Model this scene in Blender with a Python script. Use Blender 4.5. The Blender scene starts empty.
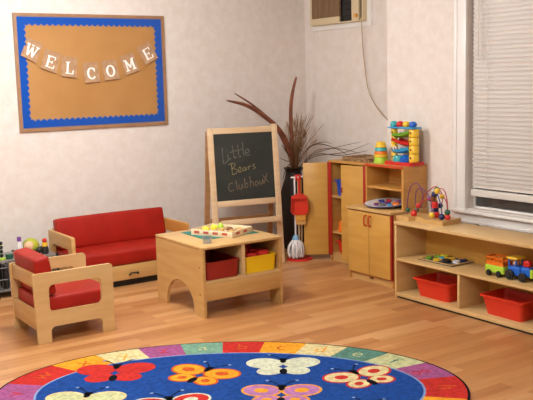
import bpy, bmesh, math, random
from mathutils import Vector, Matrix
random.seed(7)
SC = bpy.context.scene
COL = SC.collection
PI = math.pi
R = math.radians

# ------------------------------------------------------------------ materials
def lin(c):
    return tuple(((v/255)/12.92 if v/255 <= .04045 else ((v/255+.055)/1.055)**2.4) for v in c) + (1,)

def mat(name, c, rough=.5, c2=None, scale=(6, 6, 6), detail=3, bump=0, bscale=200, spec=.5, metal=0, trans=0, alpha=1, lo=.35, hi=.65):
    m = bpy.data.materials.new(name); m.use_nodes = True
    nt = m.node_tree; b = nt.nodes['Principled BSDF']
    b.inputs['Base Color'].default_value = lin(c)
    b.inputs['Roughness'].default_value = rough
    b.inputs['Specular IOR Level'].default_value = spec
    b.inputs['Metallic'].default_value = metal
    b.inputs['Transmission Weight'].default_value = trans
    tc = nt.nodes.new('ShaderNodeTexCoord')
    if c2 is not None:
        mp = nt.nodes.new('ShaderNodeMapping'); mp.inputs['Scale'].default_value = scale
        n = nt.nodes.new('ShaderNodeTexNoise'); n.inputs['Scale'].default_value = 1; n.inputs['Detail'].default_value = detail
        rp = nt.nodes.new('ShaderNodeValToRGB')
        rp.color_ramp.elements[0].position = lo; rp.color_ramp.elements[0].color = lin(c)
        rp.color_ramp.elements[1].position = hi; rp.color_ramp.elements[1].color = lin(c2)
        nt.links.new(tc.outputs['Object'], mp.inputs[0]); nt.links.new(mp.outputs[0], n.inputs['Vector'])
        nt.links.new(n.outputs[0], rp.inputs[0]); nt.links.new(rp.outputs[0], b.inputs['Base Color'])
    if bump:
        n2 = nt.nodes.new('ShaderNodeTexNoise'); n2.inputs['Scale'].default_value = bscale
        bp = nt.nodes.new('ShaderNodeBump'); bp.inputs['Strength'].default_value = bump; bp.inputs['Distance'].default_value = .004
        nt.links.new(tc.outputs['Object'], n2.inputs['Vector']); nt.links.new(n2.outputs[0], bp.inputs['Height']); nt.links.new(bp.outputs[0], b.inputs['Normal'])
    return m

def floor_mat():
    m = bpy.data.materials.new('floor_planks'); m.use_nodes = True
    nt = m.node_tree; b = nt.nodes['Principled BSDF']; N = nt.nodes.new; L = nt.links.new
    tc = N('ShaderNodeTexCoord')
    br = N('ShaderNodeTexBrick'); br.offset = .37; br.offset_frequency = 2
    br.inputs['Scale'].default_value = 1; br.inputs['Brick Width'].default_value = .85; br.inputs['Row Height'].default_value = .085
    br.inputs['Mortar Size'].default_value = .0006; br.inputs['Mortar Smooth'].default_value = .3
    br.inputs['Color1'].default_value = (0, 0, 0, 1); br.inputs['Color2'].default_value = (1, 1, 1, 1); br.inputs['Mortar'].default_value = (.1, .1, .1, 1)
    L(tc.outputs['Object'], br.inputs['Vector'])
    mp = N('ShaderNodeMapping'); mp.inputs['Scale'].default_value = (1.3, 11, 1)
    L(tc.outputs['Object'], mp.inputs[0])
    n = N('ShaderNodeTexNoise'); n.inputs['Scale'].default_value = 1; n.inputs['Detail'].default_value = 4; L(mp.outputs[0], n.inputs['Vector'])
    mx = N('ShaderNodeMix'); mx.data_type = 'FLOAT'; mx.inputs[0].default_value = .6
    L(br.outputs['Color'], mx.inputs[2]); L(n.outputs[0], mx.inputs[3])
    rp = N('ShaderNodeValToRGB'); e = rp.color_ramp.elements
    e[0].position = .12; e[0].color = lin((158, 98, 52)); e[1].position = .85; e[1].color = lin((214, 164, 112))
    k = e.new(.48); k.color = lin((188, 131, 79))
    L(mx.outputs[0], rp.inputs[0])
    mm = N('ShaderNodeMix'); mm.data_type = 'RGBA'; mm.blend_type = 'MULTIPLY'; mm.inputs[7].default_value = (.62, .5, .4, 1)
    L(br.outputs['Fac'], mm.inputs[0]); L(rp.outputs[0], mm.inputs[6]); L(mm.outputs[2], b.inputs['Base Color'])
    b.inputs['Roughness'].default_value = .34; b.inputs['Specular IOR Level'].default_value = .45
    return m

def wall_mat():
    m = bpy.data.materials.new('mottled_wallpaper'); m.use_nodes = True
    nt = m.node_tree; b = nt.nodes['Principled BSDF']; N = nt.nodes.new; L = nt.links.new
    tc = N('ShaderNodeTexCoord')
    n = N('ShaderNodeTexNoise'); n.inputs['Scale'].default_value = 11; n.inputs['Detail'].default_value = 6; n.inputs['Roughness'].default_value = .65
    L(tc.outputs['Object'], n.inputs['Vector'])
    rp = N('ShaderNodeValToRGB'); e = rp.color_ramp.elements
    e[0].position = .36; e[0].color = lin((226, 213, 202)); e[1].position = .66; e[1].color = lin((234, 224, 216))
    L(n.outputs[0], rp.inputs[0]); L(rp.outputs[0], b.inputs['Base Color'])
    b.inputs['Roughness'].default_value = .75
    return m

M = {}
M['floor'] = floor_mat(); M['wall'] = wall_mat()
M['ceiling'] = mat('ceiling_white', (236, 231, 222), .9)
M['trim'] = mat('white_trim', (240, 235, 229), .35, (234, 228, 222), (3, 3, 3))
M['birch'] = mat('birch_ply', (207, 165, 104), .38, (196, 150, 88), (2.5, 2.5, 18), bump=.05)
M['birchh'] = mat('birch_ply_flat', (210, 170, 112), .35, (200, 157, 97), (14, 14, 3))
M['birchl'] = mat('pale_birch', (216, 180, 124), .38, (207, 168, 110), (2.5, 2.5, 18))
M['edge'] = mat('ply_edge', (220, 186, 132), .45, (206, 168, 112), (4, 4, 160))
M['orange_wood'] = mat('orange_maple', (207, 152, 78), .36, (194, 136, 64), (3, 3, 16))
M['honey'] = mat('honey_maple', (208, 158, 76), .36, (199, 147, 66), (3, 3, 16))
M['pine'] = mat('pale_pine', (226, 196, 158), .45, (216, 182, 140), (3, 3, 24))
M['pine_dark'] = mat('darker_pine', (188, 140, 92), .5, (170, 122, 78), (3, 3, 24))  # darker pine tone for the easel back legs and rail
M['redvinyl'] = mat('red_vinyl', (166, 30, 16), .5, (152, 25, 13), (5, 5, 5), spec=.25, bump=.12, bscale=60)
M['redvinyl2'] = mat('red_vinyl_seat', (166, 32, 18), .48, (154, 27, 15), (5, 5, 5), spec=.3, bump=.12, bscale=60)
M['piping'] = mat('red_piping', (190, 46, 34), .4)
M['redtrim'] = mat('red_edge_band', (165, 34, 22), .4)
M['orangetrim'] = mat('rust_plastic', (196, 74, 30), .35)
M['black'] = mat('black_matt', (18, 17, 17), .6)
M['blackgloss'] = mat('black_gloss', (14, 14, 16), .2)
M['dark'] = mat('dark_plastic', (40, 36, 34), .5)
M['chalkboard'] = mat('chalkboard', (40, 43, 38), .75, (50, 53, 47), (5, 5, 9))
M['chalkw'] = mat('chalk_white', (128, 124, 112), .9, (96, 95, 86), (60, 60, 60))
M['chalky'] = mat('chalk_yellow', (160, 144, 96), .9, (120, 110, 78), (60, 60, 60))
M['chalkp'] = mat('chalk_peach', (146, 120, 92), .9, (108, 94, 74), (60, 60, 60))
M['tubred'] = mat('tub_red', (212, 50, 28), .33, spec=.5)
M['tubmaroon'] = mat('tub_maroon', (150, 30, 22), .35)
M['tubyellow'] = mat('tub_yellow', (240, 196, 22), .33)
M['tubblue'] = mat('bin_blue', (24, 72, 178), .35)
M['cork'] = mat('brown_board_paper', (185, 134, 74), .7, (177, 125, 66), (3, 3, 3))
M['frame'] = mat('bronze_frame', (168, 126, 90), .4, (156, 114, 80), (20, 20, 20))
M['bluetrim'] = mat('blue_border_paper', (10, 78, 174), .22)
M['greyscallop'] = mat('scallop_grey', (150, 128, 116), .6)  # grey band edging the blue scallops
M['kraft'] = mat('kraft_card', (184, 144, 108), .7, (166, 126, 90), (30, 30, 30))
M['white'] = mat('white_paint', (244, 240, 232), .5)
M['teal'] = mat('teal_mat', (26, 118, 108), .55)
M['clear'] = mat('clear_plastic', (225, 230, 235), .08, trans=.9)
M['glass'] = mat('window_glass', (240, 245, 250), .0, trans=1, spec=.3)
M['blind'] = mat('blind_slat', (236, 229, 222), .45)
M['blindrail'] = mat('blind_rail', (220, 214, 204), .4)
M['accream'] = mat('cream_plastic', (216, 196, 158), .45)
M['acgrille'] = mat('brown_grille', (150, 118, 84), .6, (128, 98, 70), (2, 60, 2))
M['cord'] = mat('beige_cord', (184, 156, 122), .5)
M['vase'] = mat('dark_vase', (36, 20, 16), .55, (26, 14, 11), (6, 6, 6))
M['frond'] = mat('dried_frond', (140, 74, 46), .55, (110, 56, 34), (12, 12, 12))
M['grass'] = mat('dried_grass', (164, 122, 80), .8, (120, 84, 52), (40, 40, 10))
M['leaf'] = mat('dark_dry_leaf', (98, 68, 44), .7)
M['mopwhite'] = mat('mop_string', (230, 226, 224), .9)
M['mopblue'] = mat('mop_blue', (120, 168, 208), .5)
M['broomyellow'] = mat('yellow_brush', (214, 152, 58), .7)
M['rubred'] = mat('toy_red', (208, 40, 34), .35)
M['toyblue'] = mat('toy_blue', (24, 100, 200), .3)
M['toysky'] = mat('toy_sky_blue', (60, 160, 210), .3)
M['toyteal'] = mat('toy_teal', (64, 176, 178), .3)
M['toygreen'] = mat('toy_green', (110, 170, 50), .3)
M['toylime'] = mat('toy_lime', (176, 214, 60), .3)
M['toyyellow'] = mat('toy_yellow', (240, 196, 52), .3)
M['toyorange'] = mat('toy_orange', (238, 120, 30), .3)
M['navy'] = mat('bead_navy', (24, 38, 84), .25)
M['beadgreen'] = mat('bead_green', (40, 92, 72), .25)
M['purple'] = mat('toy_purple', (120, 70, 150), .3)
M['wirepurple'] = mat('wire_purple', (112, 50, 110), .3)
M['wirered'] = mat('wire_red', (176, 40, 50), .3)
M['wireblue'] = mat('wire_blue', (50, 60, 130), .3)
M['grey'] = mat('grey_plastic', (128, 124, 120), .5)
M['wiregrey'] = mat('grey_wire_metal', (96, 92, 90), .4, metal=.6)
M['platewhite'] = mat('tray_white', (226, 222, 224), .3)
M['wicker'] = mat('woven_wicker', (196, 158, 112), .7, (110, 76, 50), (60, 60, 60))
M['skin'] = mat('toy_peach', (236, 186, 150), .5)
M['lemon'] = mat('toy_fruit_lemon', (232, 218, 60), .4)
M['toyolive'] = mat('toy_olive', (196, 190, 60), .35, (140, 160, 50), (14, 14, 14))
M['whitewood'] = mat('pale_toy_wood', (240, 220, 184), .45, (232, 208, 168), (3, 3, 24))
M['picturered'] = mat('picture_red', (196, 84, 66), .5)
M['puzzlegrey'] = mat('puzzle_grey', (92, 94, 92), .5, (60, 64, 66), (40, 40, 40))
M['bread'] = mat('toy_food_tan', (206, 158, 92), .5)
M['walnut'] = mat('toy_food_brown', (130, 74, 40), .5)
def carpet(name, c):
    d = tuple(max(0, int(v*.86)) for v in c)
    return mat(name, c, .95, d, (45, 45, 45), 2, bump=.4, bscale=260, spec=.1)
for n_, c_ in dict(rug_blue=(30, 72, 146), rug_red=(198, 50, 44), rug_orange=(238, 160, 44), rug_cream=(222, 205, 150), rug_green=(122, 164, 140), rug_deepgreen=(92, 138, 122),
                   rug_purple=(164, 88, 138), rug_pale=(200, 202, 150), rug_black=(16, 16, 22), rug_lightblue=(132, 158, 200), rug_white=(212, 214, 186), rug_lilac=(180, 120, 170), rug_rust=(206, 90, 36)).items():
    M[n_] = carpet(n_, c_)

# ------------------------------------------------------------------ mesh helpers
class MB:
    def __init__(s): s.bm = bmesh.new()
    def _tag(s, n0, mi):
        for f in s.bm.faces:
            if f.index == -1 or f.index >= n0: f.material_index = mi
    def _idx(s):
        s.bm.faces.index_update(); return len(s.bm.faces)
    def box(s, a, b, bevel=0, seg=2, mi=0, mx=None):
        n0 = s._idx()
        c = [(a[i]+b[i])/2 for i in range(3)]; d = [abs(b[i]-a[i]) for i in range(3)]
        g = bmesh.ops.create_cube(s.bm, size=1, matrix=Matrix.Translation(c) @ Matrix.Diagonal((*d, 1)))
        vs = g['verts']
        if bevel:
            es = list({e for v in vs for e in v.link_edges})
            r = bmesh.ops.bevel(s.bm, geom=es, offset=min(bevel, min(d)*.49), segments=seg, affect='EDGES', profile=.5)
            vs = list({v for v in r['verts']} | {v for v in vs if v.is_valid})
        if mx is not None:
            fs = s.bm.faces[:] ; s.bm.faces.ensure_lookup_table()
            vv = {v for f in list(s.bm.faces)[n0:] for v in f.verts}
            bmesh.ops.transform(s.bm, matrix=mx, verts=list(vv))
        s._settag(n0, mi); return s
    def _settag(s, n0, mi):
        s.bm.faces.ensure_lookup_table()
        for f in list(s.bm.faces)[n0:]: f.material_index = mi
    def panel(s, outline, holes, axis, c0, c1, mi=0):
        n0 = s._idx()
        def P(p, c):
            return {'x': (c, p[0], p[1]), 'y': (p[0], c, p[1]), 'z': (p[0], p[1], c)}[axis]
        es = []
        for loop in [outline]+list(holes):
            vs = [s.bm.verts.new(P(p, c0)) for p in loop]
            es += [s.bm.edges.new((vs[i], vs[(i+1) % len(vs)])) for i in range(len(vs))]
        r = bmesh.ops.triangle_fill(s.bm, edges=es, use_beauty=True)
        fs = [g for g in r['geom'] if isinstance(g, bmesh.types.BMFace)]
        if abs(c1-c0) > 1e-7:
            ex = bmesh.ops.extrude_face_region(s.bm, geom=fs, use_keep_orig=True)
            vs = [g for g in ex['geom'] if isinstance(g, bmesh.types.BMVert)]
            d = Vector(P((0, 0), c1-c0)); bmesh.ops.translate(s.bm, vec=d, verts=vs)
        s._settag(n0, mi); return s
    def tube(s, pts, r, seg=8, mi=0, cap=True, flat=1):
        n0 = s._idx(); pts = [Vector(p) for p in pts]
        rs = r if isinstance(r, (list, tuple)) else [r]*len(pts)
        rings = []; up = None
        for i, p in enumerate(pts):
            t = (pts[min(i+1, len(pts)-1)]-pts[max(i-1, 0)]).normalized()
            if up is None:
                up = Vector((0, 0, 1)) if abs(t.z) < .9 else Vector((1, 0, 0))
            x = t.cross(up)
            if x.length < 1e-5: x = t.cross(Vector((0, 1, 0)))
            x.normalize(); y = x.cross(t).normalized(); up = y
            rings.append([s.bm.verts.new(p + x*math.cos(2*PI*k/seg)*rs[i] + y*math.sin(2*PI*k/seg)*rs[i]*flat) for k in range(seg)])
        for a, b in zip(rings, rings[1:]):
            for k in range(seg): s.bm.faces.new((a[k], a[(k+1) % seg], b[(k+1) % seg], b[k]))
        if cap: s.bm.faces.new(rings[0]); s.bm.faces.new(rings[-1])
        s._settag(n0, mi); return s
    def lathe(s, prof, c=(0, 0, 0), seg=24, mi=0, mx=None, ring=False):
        n0 = s._idx(); rings = []
        mx = mx or Matrix.Identity(4)
        for r, z in prof:
            if r < 1e-6: rings.append([s.bm.verts.new(mx @ (Vector(c)+Vector((0, 0, z))))])
            else: rings.append([s.bm.verts.new(mx @ (Vector(c)+Vector((r*math.cos(2*PI*k/seg), r*math.sin(2*PI*k/seg), z)))) for k in range(seg)])
        for a, b in zip(rings, rings[1:]):
            for k in range(seg):
                q = [a[k % len(a)], a[(k+1) % len(a)], b[(k+1) % len(b)], b[k % len(b)]]
                u = []
                for v in q:
                    if v not in u: u.append(v)
                if len(u) > 2: s.bm.faces.new(u)
        if len(rings[0]) > 1 and not ring: s.bm.faces.new(rings[0])
        if len(rings[-1]) > 1 and not ring: s.bm.faces.new(rings[-1])
        s._settag(n0, mi); return s
    def ball(s, c, r, seg=14, mi=0, sc=(1, 1, 1)):
        n0 = s._idx()
        bmesh.ops.create_uvsphere(s.bm, u_segments=seg, v_segments=max(6, seg//2+1), radius=r, matrix=Matrix.Translation(c) @ Matrix.Diagonal((*sc, 1)))
        s._settag(n0, mi); return s
    def quadstrip(s, loops, mi=0, closed=True):      # grid of loops
        n0 = s._idx()
        V = [[s.bm.verts.new(p) for p in l] for l in loops]
        for a, b in zip(V, V[1:]):
            n = len(a)
            for k in range(n if closed else n-1): s.bm.faces.new((a[k], a[(k+1) % n], b[(k+1) % n], b[k]))
        s._settag(n0, mi); return V
    def build(s, name, mats, parent=None, loc=None, smooth=35):
        bmesh.ops.recalc_face_normals(s.bm, faces=s.bm.faces[:])
        me = bpy.data.meshes.new(name); s.bm.to_mesh(me); s.bm.free()
        for m in (mats if isinstance(mats, (list, tuple)) else [mats]): me.materials.append(M[m])
        if smooth:
            for p in me.polygons: p.use_smooth = True
            me.set_sharp_from_angle(angle=R(smooth))
        o = bpy.data.objects.new(name, me); COL.objects.link(o)
        if parent: o.parent = parent
        if loc: o.location = loc
        return o

def rr(x0, y0, x1, y1, r, seg=5):
    r = r if isinstance(r, (list, tuple)) else [r]*4
    out = []
    for (cx, cy, a, q) in ((x1-r[0], y1-r[0], 0, r[0]), (x0+r[1], y1-r[1], 90, r[1]), (x0+r[2], y0+r[2], 180, r[2]), (x1-r[3], y0+r[3], 270, r[3])):
        if q <= 0: out.append((cx, cy)); continue
        for k in range(seg+1): t = R(a+90*k/seg); out.append((cx+q*math.cos(t), cy+q*math.sin(t)))
    return out

def thing(name, label, cat, loc=(0, 0, 0), rz=0, group=None):
    o = bpy.data.objects.new(name, None); COL.objects.link(o); o.empty_display_size = .1
    o.location = loc; o.rotation_euler = (0, 0, rz); o['label'] = label; o['category'] = cat
    if group: o['group'] = group
    return o
def tag(o, label, cat, group=None):
    o['label'] = label; o['category'] = cat
    if group: o['group'] = group
    return o
def struct(o): o['kind'] = 'structure'; return o
def smoothpath(pts, n=6):
    pts = [Vector(p) for p in pts]; out = []
    for i in range(len(pts)-1):
        p0 = pts[max(i-1, 0)]; p1 = pts[i]; p2 = pts[i+1]; p3 = pts[min(i+2, len(pts)-1)]
        for k in range(n):
            t = k/n
            out.append(.5*((2*p1)+(-p0+p2)*t+(2*p0-5*p1+4*p2-p3)*t*t+(-p0+3*p1-3*p2+p3)*t**3))
    out.append(pts[-1]); return out
def copytree(o, parent=None):
    c = o.copy(); COL.objects.link(c)
    if parent: c.parent = parent
    for ch in list(o.children): copytree(ch, c)
    return c

# ------------------------------------------------------------------ room shell
YL, XA, XW, YJ = 6.9, 5.16, 4.72, 5.21      # left wall, recessed right wall, window wall, jog
H = 2.7; X0, Y0 = -1.6, -1.4
struct(MB().box((X0-.1, Y0-.1, -.1), (XA+.1, YL+.1, 0)).build('floor', 'floor'))
struct(MB().box((X0-.1, Y0-.1, H), (XA+.1, YL+.1, H+.1)).build('ceiling', 'ceiling'))
struct(MB().box((X0-.1, YL, 0), (XA+.1, YL+.12, H)).build('wall_left', 'wall'))
struct(MB().box((XA, YJ, 0), (XA+.12, YL, H)).build('wall_back', 'wall'))
WY0, WY1, WZ0, WZ1 = 3.05, 4.345, .63, 2.25      # window opening
wb = MB()
wb.panel([(Y0, 0), (YJ, 0), (YJ, H), (Y0, H)], [[(WY0, WZ0), (WY1, WZ0), (WY1, WZ1), (WY0, WZ1)]], 'x', XW, XA+.12)
struct(wb.build('wall_right', 'wall', smooth=0))
struct(MB().box((X0-.12, Y0-.1, 0), (X0, YL, H)).build('wall_side', 'wall'))
struct(MB().box((X0, Y0-.12, 0), (XA, Y0, H)).build('wall_front', 'wall'))
struct(MB().box((X0, YL-.014, 0), (XA, YL, .085), .004).build('baseboard_left', 'trim'))
struct(MB().box((XA-.014, YJ, 0), (XA, YL-.014, .085), .004).build('baseboard_back', 'trim'))
struct(MB().box((XW-.014, Y0, 0), (XW, YJ, .085), .004).build('baseboard_right', 'trim'))

# window: casing, stool, apron, sash and glass
win = struct(thing('window_1', 'white framed window with a closed venetian blind and a dark gap below it', 'window', (XW, 3.7, WZ0)))
del win['label']; del win['category']
def wl(mb): return mb
b = MB()
cw = .112
b.box((-.028, WY1-3.7, -.02), (0, WY1-3.7+cw, WZ1-WZ0+cw), .006)
b.box((-.036, WY1-3.7+cw-.03, -.02), (0, WY1-3.7+cw, WZ1-WZ0+cw), .006)
b.box((-.028, WY0-3.7-cw, -.02), (0, WY0-3.7, WZ1-WZ0+cw), .006)
b.box((-.028, WY0-3.7, WZ1-WZ0), (0, WY1-3.7, WZ1-WZ0+cw), .006)
b.build('window_frame', 'trim', win)
b = MB(); b.box((-.06, WY0-3.7-cw-.02, -.03), (.058, WY1-3.7+cw+.015, -.004), .008); b.build('window_stool', 'trim', win)
b = MB(); b.box((-.02, WY0-3.7-cw, -.12), (0, WY1-3.7+cw, -.03), .005); b.box((-.03, WY0-3.7-cw, -.105), (0, WY1-3.7+cw, -.085), .005); b.build('window_apron', 'trim', win)
b = MB(); sy0, sy1 = WY0-3.7, WY1-3.7
b.box((.06, sy0, -.004), (.085, sy1, .014), .004); b.box((.06, sy0, WZ1-WZ0-.05), (.085, sy1, WZ1-WZ0), .004)
b.box((.06, sy0, 0), (.085, sy0+.04, WZ1-WZ0), .004); b.box((.06, sy1-.02, 0), (.085, sy1, WZ1-WZ0), .004)
b.box((.06, sy0, .76), (.085, sy1, .80), .004)
b.build('sash', 'trim', win)
b = MB(); b.box((.070, sy0+.01, .008), (.073, sy1-.01, WZ1-WZ0-.02)); b.build('pane', 'glass', win)

bl = thing('venetian_blind', 'off-white venetian blind lowered over the window with slats closed', 'blind', (XW+.028, 3.7, WZ0))
b = MB(); zb, zt = .155, WZ1-WZ0-.06
n = int((zt-zb)/.031)
for i in range(n):
    z = zb+(i+.5)*(zt-zb)/n
    mx = Matrix.Translation((0, 0, z)) @ Matrix.Rotation(R(62), 4, 'Y')
    L_ = (sy0+.012, sy1-.022)
    vs = []
    pr = [(-.0185, 0), (-.008, .003), (.004, .0035), (.0185, .0005)]
    loops = [[tuple(mx @ Vector((px, y, pz))) for px, pz in pr]+[tuple(mx @ Vector((px, y, pz-.0012))) for px, pz in reversed(pr)] for y in L_]
    V = b.quadstrip(loops); b.bm.faces.new(V[0]); b.bm.faces.new(V[1])
b.build('slats', 'blind', bl)
b = MB(); b.box((-.02, sy0+.012, .095), (.02, sy1-.022, .145), .006); b.build('bottom_rail', 'blindrail', bl)
b = MB(); b.box((-.022, sy0+.004, WZ1-WZ0-.055), (.022, sy1-.004, WZ1-WZ0-.001), .003); b.build('head_rail', 'blindrail', bl)
b = MB(); b.tube([(-.034, sy1-.10, WZ1-WZ0-.06), (-.034, sy1-.10, 1.09)], .004, 6); b.tube([(-.034, sy1-.125, WZ1-WZ0-.06), (-.034, sy1-.125, 1.09)], .002, 6); b.ball((-.034, sy1-.10, 1.085), .007, 8); b.build('pull_cord', 'blindrail', bl)
for yy in (sy1-.17, sy0+.17): MB().tube([(-.0195, yy, .14), (-.0195, yy, WZ1-WZ0-.05)], .0016, 5).build('ladder_cord', 'blindrail', bl)
# small dark bracket under the sill
tag(MB().box((XW-.045, 4.205, .50), (XW-.018, 4.225, .53), .004).build('wall_bracket', 'dark'), 'tiny dark bracket on the white trim below the window sill', 'bracket')

# air conditioner in the wall
ac = thing('air_conditioner', 'cream and brown air conditioner set high in the wall', 'air conditioner', (XA, 6.325, 2.115))
b = MB(); y0, y1 = -.385, .385
b.panel([(y0, 0), (y1, 0), (y1, .42), (y0, .42)], [[(y0+.012, .012), (y1-.022, .012), (y1-.022, .39), (y0+.012, .39)]], 'x', -.07, -.0)
b.build('housing', 'accream', ac, smooth=0)
gx0, gx1 = -.06, y1-.022
b = MB()
for i in range(38):
    y = gx0+.006+(gx1-gx0-.012)*i/37
    b.box((-.070, y-.0038, .062), (-.062, y+.0038, .388))
b.box((-.062, gx0, .012), (-.055, gx1, .39))
b.build('grille', 'acgrille', ac)
MB().box((-.078, gx0, .002), (-.05, y1, .064), .004).build('lower_bezel', 'accream', ac)
b = MB(); b.box((-.05, y0+.012, .012), (-.03, gx0, .39))
for i in range(6): b.box((-.062, y0+.145, .06+i*.055), (-.05, gx0-.01, .066+i*.055))
b.build('vent', 'blackgloss', ac)
b = MB(); b.box((-.082, y0+.042, .004), (-.05, y0+.142, .40), .005); b.build('control_panel', 'accream', ac)
b = MB(); b.lathe([(0, 0), (.016, 0), (.018, .022), (0, .024)], seg=14, mx=Matrix.Translation((-.082, y0+.065, .05)) @ Matrix.Rotation(R(-90), 4, 'Y')); b.build('knob', 'broomyellow', ac)
struct(MB().panel([(5.885, 2.07), (6.745, 2.07), (6.745, 2.60), (5.885, 2.60)], [[(5.94, 2.118), (6.71, 2.118), (6.71, 2.54), (5.94, 2.54)]], 'x', XA-.018, XA).build('trim_1', 'trim', smooth=0))
path = smoothpath([(5.085, 5.955, 2.15), (5.09, 5.955, 2.09), (5.118, 5.975, 1.90), (5.122, 5.95, 1.68), (5.125, 5.915, 1.51), (5.128, 5.83, 1.37), (5.13, 5.69, 1.25), (5.135, 5.56, 1.18)], 6)
tag(MB().tube(path, .0045, 8).build('power_cord', 'cord'), 'beige power cord dangling from the air conditioner across the wall', 'cord')

# ------------------------------------------------------------------ bulletin board + letters
bx0, bx1, bz0, bz1 = 2.238, 3.588, 1.240, 2.196
bcx = (bx0+bx1)/2; bcz = (bz0+bz1)/2; hw = (bx1-bx0)/2; hh = (bz1-bz0)/2
bb = thing('bulletin_board', 'brown bulletin board with blue scalloped border on the left wall', 'bulletin board', (bcx, YL, bcz))
b = MB(); b.panel(rr(-hw, -hh, hw, hh, 0), [rr(-hw+.022, -hh+.022, hw-.022, hh-.022, 0)], 'y', -.022, 0); b.build('frame', 'frame', bb, smooth=0)
b = MB(); b.box((-hw+.02, -.011, -hh+.02), (hw-.02, -.001, hh-.02)); b.build('paper_panel', 'cork', bb)
def scallop(w, h, pitch, d):
    out = []
    def side(p, q, n, nx, ny):
        for i in range(n):
            for k in range(5):
                t = (i+k/5)/n; a = abs(math.sin(PI*k/5))*d
                out.append((p[0]+(q[0]-p[0])*t+nx*a, p[1]+(q[1]-p[1])*t+ny*a))
    nx_, ny_ = int(2*w/pitch), int(2*h/pitch)
    side((-w, -h), (w, -h), nx_, 0, 1); side((w, -h), (w, h), ny_, -1, 0); side((w, h), (-w, h), nx_, 0, -1); side((-w, h), (-w, -h), ny_, 1, 0)
    return out
iw, ih = hw-.022, hh-.022
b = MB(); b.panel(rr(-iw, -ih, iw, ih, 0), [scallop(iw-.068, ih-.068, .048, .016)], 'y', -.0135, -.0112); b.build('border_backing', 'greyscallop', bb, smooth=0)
b = MB(); b.panel(rr(-iw+.008, -ih+.008, iw-.008, ih-.008, 0), [scallop(iw-.060, ih-.060, .048, .016)], 'y', -.017, -.0138); b.build('border_trim', 'bluetrim', bb, smooth=0)

STR = {  # slab-serif capitals as strokes in a unit box: (x0,z0,x1,z1,width)
 'W': [(.06, .95, .28, .03, .13), (.28, .03, .5, .8, .09), (.5, .8, .72, .03, .13), (.72, .03, .94, .95, .09), (-.06, .96, .22, .96, .08), (.78, .96, 1.06, .96, .08), (.38, .96, .6, .96, .08)],
 'E': [(.22, .03, .22, .97, .17), (.05, .96, .92, .96, .08), (.05, .04, .95, .04, .08), (.22, .5, .66, .5, .08), (.9, .96, .9, .74, .08), (.93, .04, .93, .28, .08), (.66, .38, .66, .62, .07)],
 'L': [(.3, .03, .3, .97, .17), (.1, .96, .52, .96, .08), (.1, .04, .93, .04, .08), (.91, .04, .91, .34, .09)],
 'M': [(.16, .03, .16, .97, .1), (.16, .95, .5, .25, .14), (.5, .25, .84, .95, .1), (.84, .03, .84, .97, .16), (-.02, .96, .2, .96, .08), (.8, .96, 1.02, .96, .08), (-.02, .04, .34, .04, .08), (.64, .04, 1.02, .04, .08)],
}
def arc(a0, a1, rx, rz, n=18): return [(.5+rx*math.cos(R(a0+(a1-a0)*k/n)), .5+rz*math.sin(R(a0+(a1-a0)*k/n))) for k in range(n+1)]
def letter_mb(ch, w, h):
    b = MB()
    segs = list(STR.get(ch, []))
    if ch == 'O' or ch == 'C':
        a = arc(0, 360, .40, .45) if ch == 'O' else arc(42, 322, .40, .45)
        for p, q in zip(a, a[1:]):
            wd = .09+.09*abs(((p[0]+q[0])/2-.5)/.4)
            segs.append((*p, *q, wd))
        if ch == 'C': segs.append((.84, .94, .84, .64, .08))
    for i, (x0, z0, x1, z1, t) in enumerate(segs):
        p = Vector(((x0-.5)*w, (z0-.5)*h)); q = Vector(((x1-.5)*w, (z1-.5)*h)); d = (q-p); L_ = d.length; d.normalize(); nn = Vector((-d.y, d.x))*t*1.3*w/2
        e = d*(.012*w if L_ > .2*w else .02*w)
        o = [p-e+nn, p-e-nn, q+e-nn, q+e+nn]
        b.panel([tuple(v) for v in o], [], 'y', -.0035-.00008*i, -.0015)
    return b
cards = [('W', 2.377, 1.901, -27, 'first'), ('E', 2.531, 1.811, -20, 'second'), ('L', 2.688, 1.760, -8, 'third'), ('C', 2.881, 1.712, 3, 'middle'), ('O', 3.055, 1.731, 6, 'fifth'), ('M', 3.236, 1.782, 17, 'sixth'), ('E', 3.412, 1.874, 27, 'last')]
for ch, x, z, a, w_ in cards:
    lab = 'kraft card with a white letter %s pinned on the bulletin board' % ch
    if ch == 'E': lab = ('tilted kraft card with white letter E between the W and L cards' if w_ == 'second' else 'tilted kraft card with white letter E at the right end of the word, beside M')
    c = thing('letter_card', lab, 'letter card', (x, YL-.0118, z), 0, 'letter cards spelling welcome')
    c.rotation_euler = (0, -R(a), 0)
    b = MB(); 
    W2, H2 = .069, .083
    loops = []
    for t in range(7):
        zz = -H2+2*H2*t/6; bend = -.002-.018*max(0, (1-t/6))**2.2
        loops.append([(-W2, bend, zz), (W2, bend, zz), (W2, bend+.0012, zz), (-W2, bend+.0012, zz)])
    V = b.quadstrip(loops); b.bm.faces.new(V[0]); b.bm.faces.new(V[-1])
    b.build('card', 'kraft', c, smooth=0)
    lo = letter_mb(ch, .094 if ch in 'WM' else .08, .1).build('letter', 'white', c, loc=(0, -.0075, -.008), smooth=0); lo.rotation_euler = (R(-4), 0, 0)

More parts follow.
